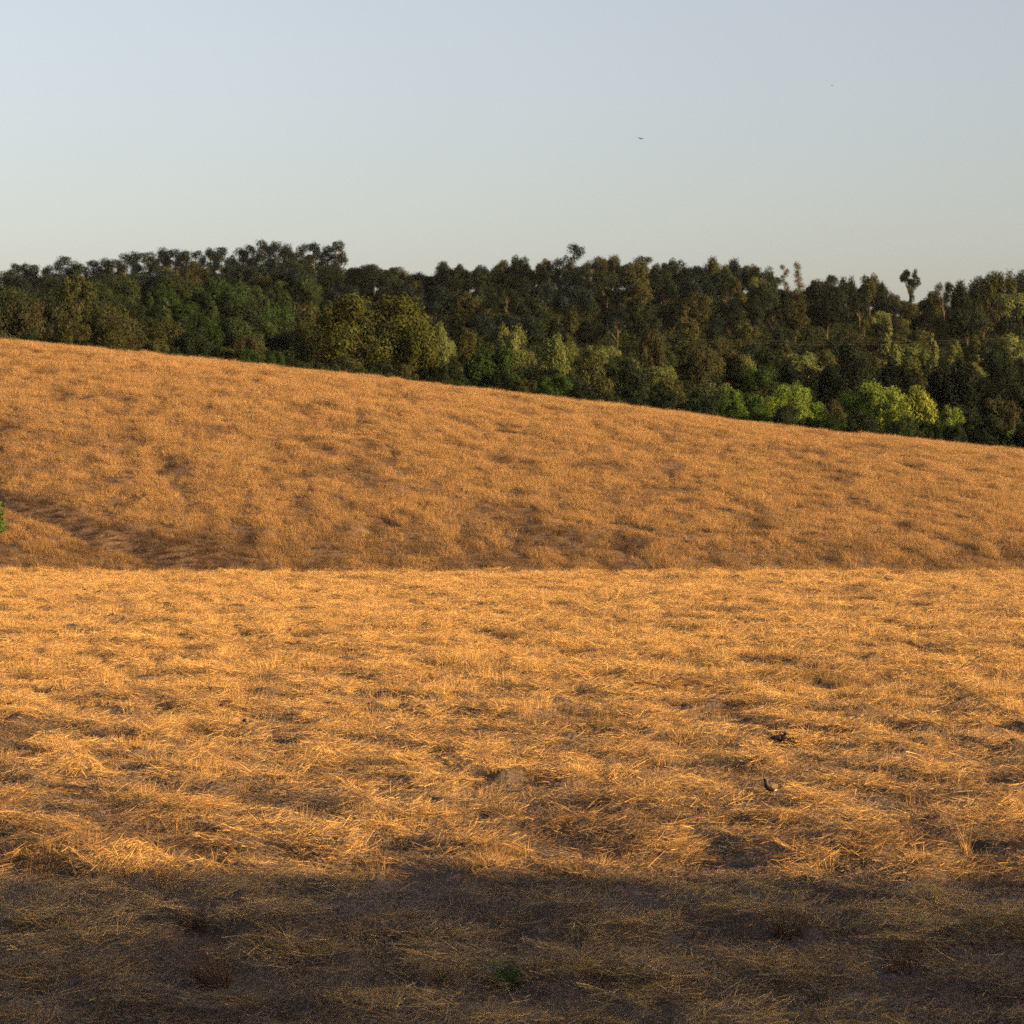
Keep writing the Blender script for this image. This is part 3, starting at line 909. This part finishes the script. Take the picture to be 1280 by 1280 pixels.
tuft_thing('dry_weed', 955, 742, 20, 16, M_brown, 'small brown weed just below the far edge of the field', 'dry weed', 40, .3, 9)
tuft_thing('dry_weed', 1068, 792, 26, 40, M_hay, 'rounded tan weed clump in the far sunlit straw', 'dry weed', 80, .5, 10)
tuft_thing('dry_weed', 658, 915, 44, 34, M_hay, 'upright tan grass clump at the centre of the sunlit straw', 'dry weed', 80, .3, 11)
tuft_thing('dry_weed', 495, 866, 36, 34, M_hay, 'tan grass clump left of the centre of the sunlit straw', 'dry weed', 70, .35, 12)
tuft_thing('dry_weed', 385, 852, 36, 60, M_hay, 'wide tan grass clump in the left middle of the straw', 'dry weed', 90, .5, 13)
def heap_thing(px, py, hpx, wpx, label, k):
    v = ray_hit(px, py); sc = v.y / F
    vv, ff = mat_clump(80 + k, 420, wpx * sc * .5, .12, .46, .006, .014, .30, 0.4 + k)
    rr = np.hypot(vv[:, 0], vv[:, 1]) / (wpx * sc * .5)
    vv[:, 2] += hpx * sc * np.clip(1 - rr ** 2, 0, 1)
    o = obj('straw_heap', mesh_np('straw_heap', vv, ff, M_straw)); o.location = v
    tag(o, label, 'straw heap')


heap_thing(95, 974, 26, 90, 'domed golden straw heap near the left edge', 0)
heap_thing(160, 1080, 22, 120, 'tangled golden straw heap lit at the shade edge', 1)
heap_thing(400, 958, 16, 110, 'low broad straw heap above a dark hollow in the sunlit straw', 2)
tuft_thing('dry_weed', 1030, 1094, 44, 60, M_straw, 'bright leaning straw tuft at the shade edge below the lapwings', 'straw tuft', 50, .5, 16, None, (.006, .013))
tuft_thing('dry_weed', 1150, 1078, 36, 70, M_straw, 'row of short bright straw spikes at the shade edge', 'straw tuft', 60, .6, 17, None, (.006, .013))
tuft_thing('dry_weed', 1210, 1070, 50, 24, M_straw, 'tall pale straw spikes at the shade edge near the right side', 'straw tuft', 34, .25, 18, None, (.006, .012))
tuft_thing('dry_weed', 460, 712, 18, 30, M_brown, 'dark brown grass clump on the line between field and hill', 'dry weed', 70, .4, 19)

# ------------------------------------------------------------------ birds
M_back = simple_mat('plumage_back', (.10, .078, .055), .7, .2, .2, 30)
M_black = simple_mat('plumage_black', (.012, .011, .010), .6, .3)
M_white = simple_mat('plumage_white', (.75, .72, .66), .8, .2, .05)
M_leg = simple_mat('lapwing_leg', (.12, .05, .04), .6, .3)
M_beak = simple_mat('beak', (.25, .08, .04), .5, .4)


def loft(rings, sides=14):
    """rings: (x, z, half width, half height, material) along a body lying in the xz plane"""
    V = []; Fc = []; MI = []
    k = len(rings)
    for i, (x, z, w, h, _) in enumerate(rings):
        x0, z0 = rings[max(i - 1, 0)][:2]; x1, z1 = rings[min(i + 1, k - 1)][:2]
        t = np.array([x1 - x0, 0, z1 - z0]); t /= np.linalg.norm(t)
        up = np.array([-t[2], 0, t[0]])
        for q in range(sides):
            a = q / sides * 2 * math.pi
            V.append(np.array([x, 0, z]) + np.array([0, 1, 0]) * w * math.cos(a) + up * h * math.sin(a))
    for i in range(k - 1):
        for q in range(sides):
            q2 = (q + 1) % sides
            Fc.append([i * sides + q, i * sides + q2, (i + 1) * sides + q2, (i + 1) * sides + q])
            m = rings[i][4]
            MI.append(m[0] if q < sides / 2 else m[1])
    for end in (0, k - 1):
        c = len(V); V.append(np.array([rings[end][0], 0, rings[end][1]]))
        for q in range(0, sides):
            Fc.append([end * sides + q, end * sides + (q + 1) % sides, c, c]); MI.append(rings[end][4][0])
    return V, Fc, MI


def lapwing(name, loc, rz, label, neck):
    root = bpy.data.objects.new(name, None); COL.objects.link(root)
    root.location = loc; root.rotation_euler = (0, 0, rz); root.scale = (1.6,) * 3; tag(root, label, 'bird', 'lapwings standing in the straw')
    B, K, W = 0, 1, 2
    # x forward, tail at the back; belly white, breast and throat black, back grey brown
    rings = [(-.185, .170, .006, .004, (K, W)), (-.14, .172, .022, .012, (K, W)), (-.10, .175, .038, .030, (B, W)), (-.05, .178, .055, .050, (B, W)),
             (0, .182, .062, .060, (B, K)), (.05, .192, .058, .058, (B, K)), (.09, .210, .044, .046, (K, K)), (.115, .235, .028, .030, (B, K)),
             (.125 + neck * .2, .265 + neck * .5, .020, .021, (B, K)), (.135 + neck * .2, .292 + neck, .024, .025, (B, K)),
             (.160 + neck * .2, .300 + neck, .021, .021, (B, K)), (.178 + neck * .2, .298 + neck, .008, .008, (K, K))]
    V, Fc, MI = loft(rings)
    me = bpy.data.meshes.new('body'); me.from_pydata([tuple(v) for v in V], [], [tuple(dict.fromkeys(f)) for f in Fc])
    for m in (M_back, M_black, M_white): me.materials.append(m)
    for p_, mi in zip(me.polygons, MI): p_.material_index = mi; p_.use_smooth = True
    obj('body', me, root)
    hx, hz = .178 + neck * .2, .298 + neck
    v, f = tubes([[(hx - .004, 0, hz, .006), (hx + .018, 0, hz - .003, .0045), (hx + .036, 0, hz - .008, .001)]], 8)
    obj('beak', mesh_np('beak', v, f, M_beak, smooth=True), root)
    v, f = tubes([[(hx - .045, 0, hz + .018, .004), (hx - .060, 0, hz + .020, .003), (hx - .075, 0, hz + .026, .001)]], 5)
    obj('crest', mesh_np('crest', v, f, M_black), root)
    for s in (-1, 1):
        wr = [(-.175, .176, .004, .003, (K, K)), (-.11, .184, .010, .022, (K, K)), (-.04, .190, .014, .038, (B, B)), (.03, .196, .013, .038, (B, B)),
              (.07, .205, .008, .024, (B, B)), (.085, .210, .002, .006, (B, B))]
        V, Fc, MI = loft(wr, 10)
        me = bpy.data.meshes.new('wing'); me.from_pydata([(a[0], a[1] + s * (.052 if a[0] > -.12 else .03), a[2]) for a in V], [], [tuple(dict.fromkeys(q)) for q in Fc])
        for m in (M_back, M_black): me.materials.append(m)
        for p_, mi in zip(me.polygons, MI): p_.material_index = mi; p_.use_smooth = True
        obj('wing', me, root)
        L = [[(0, s * .022, .145, .008), (-.012, s * .024, .075, .0045), (.004, s * .024, .006, .004)]]
        for a in (-.5, 0, .5, 3.1):
            L.append([(.004, s * .024, .007, .0035), (.004 + .032 * math.cos(a), s * .024 + .032 * math.sin(a), .004, .002)])
        v, f = tubes(L, 6); obj('leg', mesh_np('leg', v, f, M_leg, smooth=True), root)
        v, f = tubes([[(hx - .028, s * .0205, hz + .006, .0035), (hx - .028, s * .0235, hz + .006, .002)]], 8)
        obj('eye', mesh_np('eye', v, f, M_beak, smooth=True), root)
    return root


v = ray_hit(974, 943); b = lapwing('lapwing', v + Vector((0, 0, .10)), math.radians(-52), 'dark backed lapwing facing right, farther of the two in the straw', -.025)
v = ray_hit(965, 1009); b = lapwing('lapwing', v + Vector((0, 0, .09)), math.radians(226), 'upright lapwing with pale belly, nearer of the two in the straw', .008)


def flying(px, py, d, span, rz, label):
    root = bpy.data.objects.new('flying_bird', None); COL.objects.link(root)
    root.location = at(px, py, d); root.rotation_euler = (math.radians(12), 0, rz); root.scale = (span,) * 3
    tag(root, label, 'bird', None)
    K = 0
    V, Fc, MI = loft([(-.28, 0, .05, .006, (0, 0)), (-.16, 0, .025, .02, (0, 0)), (-.05, 0, .05, .05, (0, 0)), (.06, 0, .05, .05, (0, 0)), (.13, .01, .028, .03, (0, 0)),
                      (.18, .015, .026, .027, (0, 0)), (.25, .01, .004, .004, (0, 0))], 10)
    me = bpy.data.meshes.new('body'); me.from_pydata([tuple(q) for q in V], [], [tuple(dict.fromkeys(q)) for q in Fc]); me.materials.append(M_black)
    obj('body', me, root)
    for s in (-1, 1):
        vs = []
        for (yy, x0, x1, zz) in ((.03, .10, -.08, .0), (.2, .14, -.07, .07), (.36, .08, -.06, .09), (.5, -.06, -.10, .06)):
            vs += [(x0, s * yy, zz + .006), (x1, s * yy, zz + .004), (x0, s * yy, zz - .006), (x1, s * yy, zz - .004)]
        fs = []
        for k in range(3):
            a = 4 * k
            fs += [(a, a + 1, a + 5, a + 4), (a + 2, a + 6, a + 7, a + 3), (a, a + 4, a + 6, a + 2), (a + 1, a + 3, a + 7, a + 5)]
        me = bpy.data.meshes.new('wing'); me.from_pydata(vs, [], fs); me.materials.append(M_black)
        obj('wing', me, root)


flying(801, 173.5, 150, .60, math.radians(40), 'small dark bird flying in the pale sky above the ridge')
flying(1040, 107, 300, .45, math.radians(20), 'tiny distant bird, a faint speck high in the sky')


# ------------------------------------------------------------------ evening air
hx0, hx1, hy0, hy1, hz0, hz1 = -420, 420, -160, 980, -60, 95
hv = [(x, y, z) for z in (hz0, hz1) for y in (hy0, hy1) for x in (hx0, hx1)]
hf = [(0, 2, 3, 1), (4, 5, 7, 6), (0, 1, 5, 4), (2, 6, 7, 3), (0, 4, 6, 2), (1, 3, 7, 5)]
me = bpy.data.meshes.new('haze'); me.from_pydata(hv, [], hf)
mh, nt, nn, ll, out = new_mat('evening_air')
pv = nn.new('ShaderNodeVolumePrincipled'); pv.inputs['Density'].default_value = 0.000014
pv.inputs['Color'].default_value = (.80, .88, 1, 1)
ll.new(pv.outputs[0], out.inputs['Volume'])
me.materials.append(mh)
tag(obj('haze', me), 'thin evening haze hanging over the field and wooded ridge', 'haze', kind='stuff')
scene.cycles.volume_bounces = 0
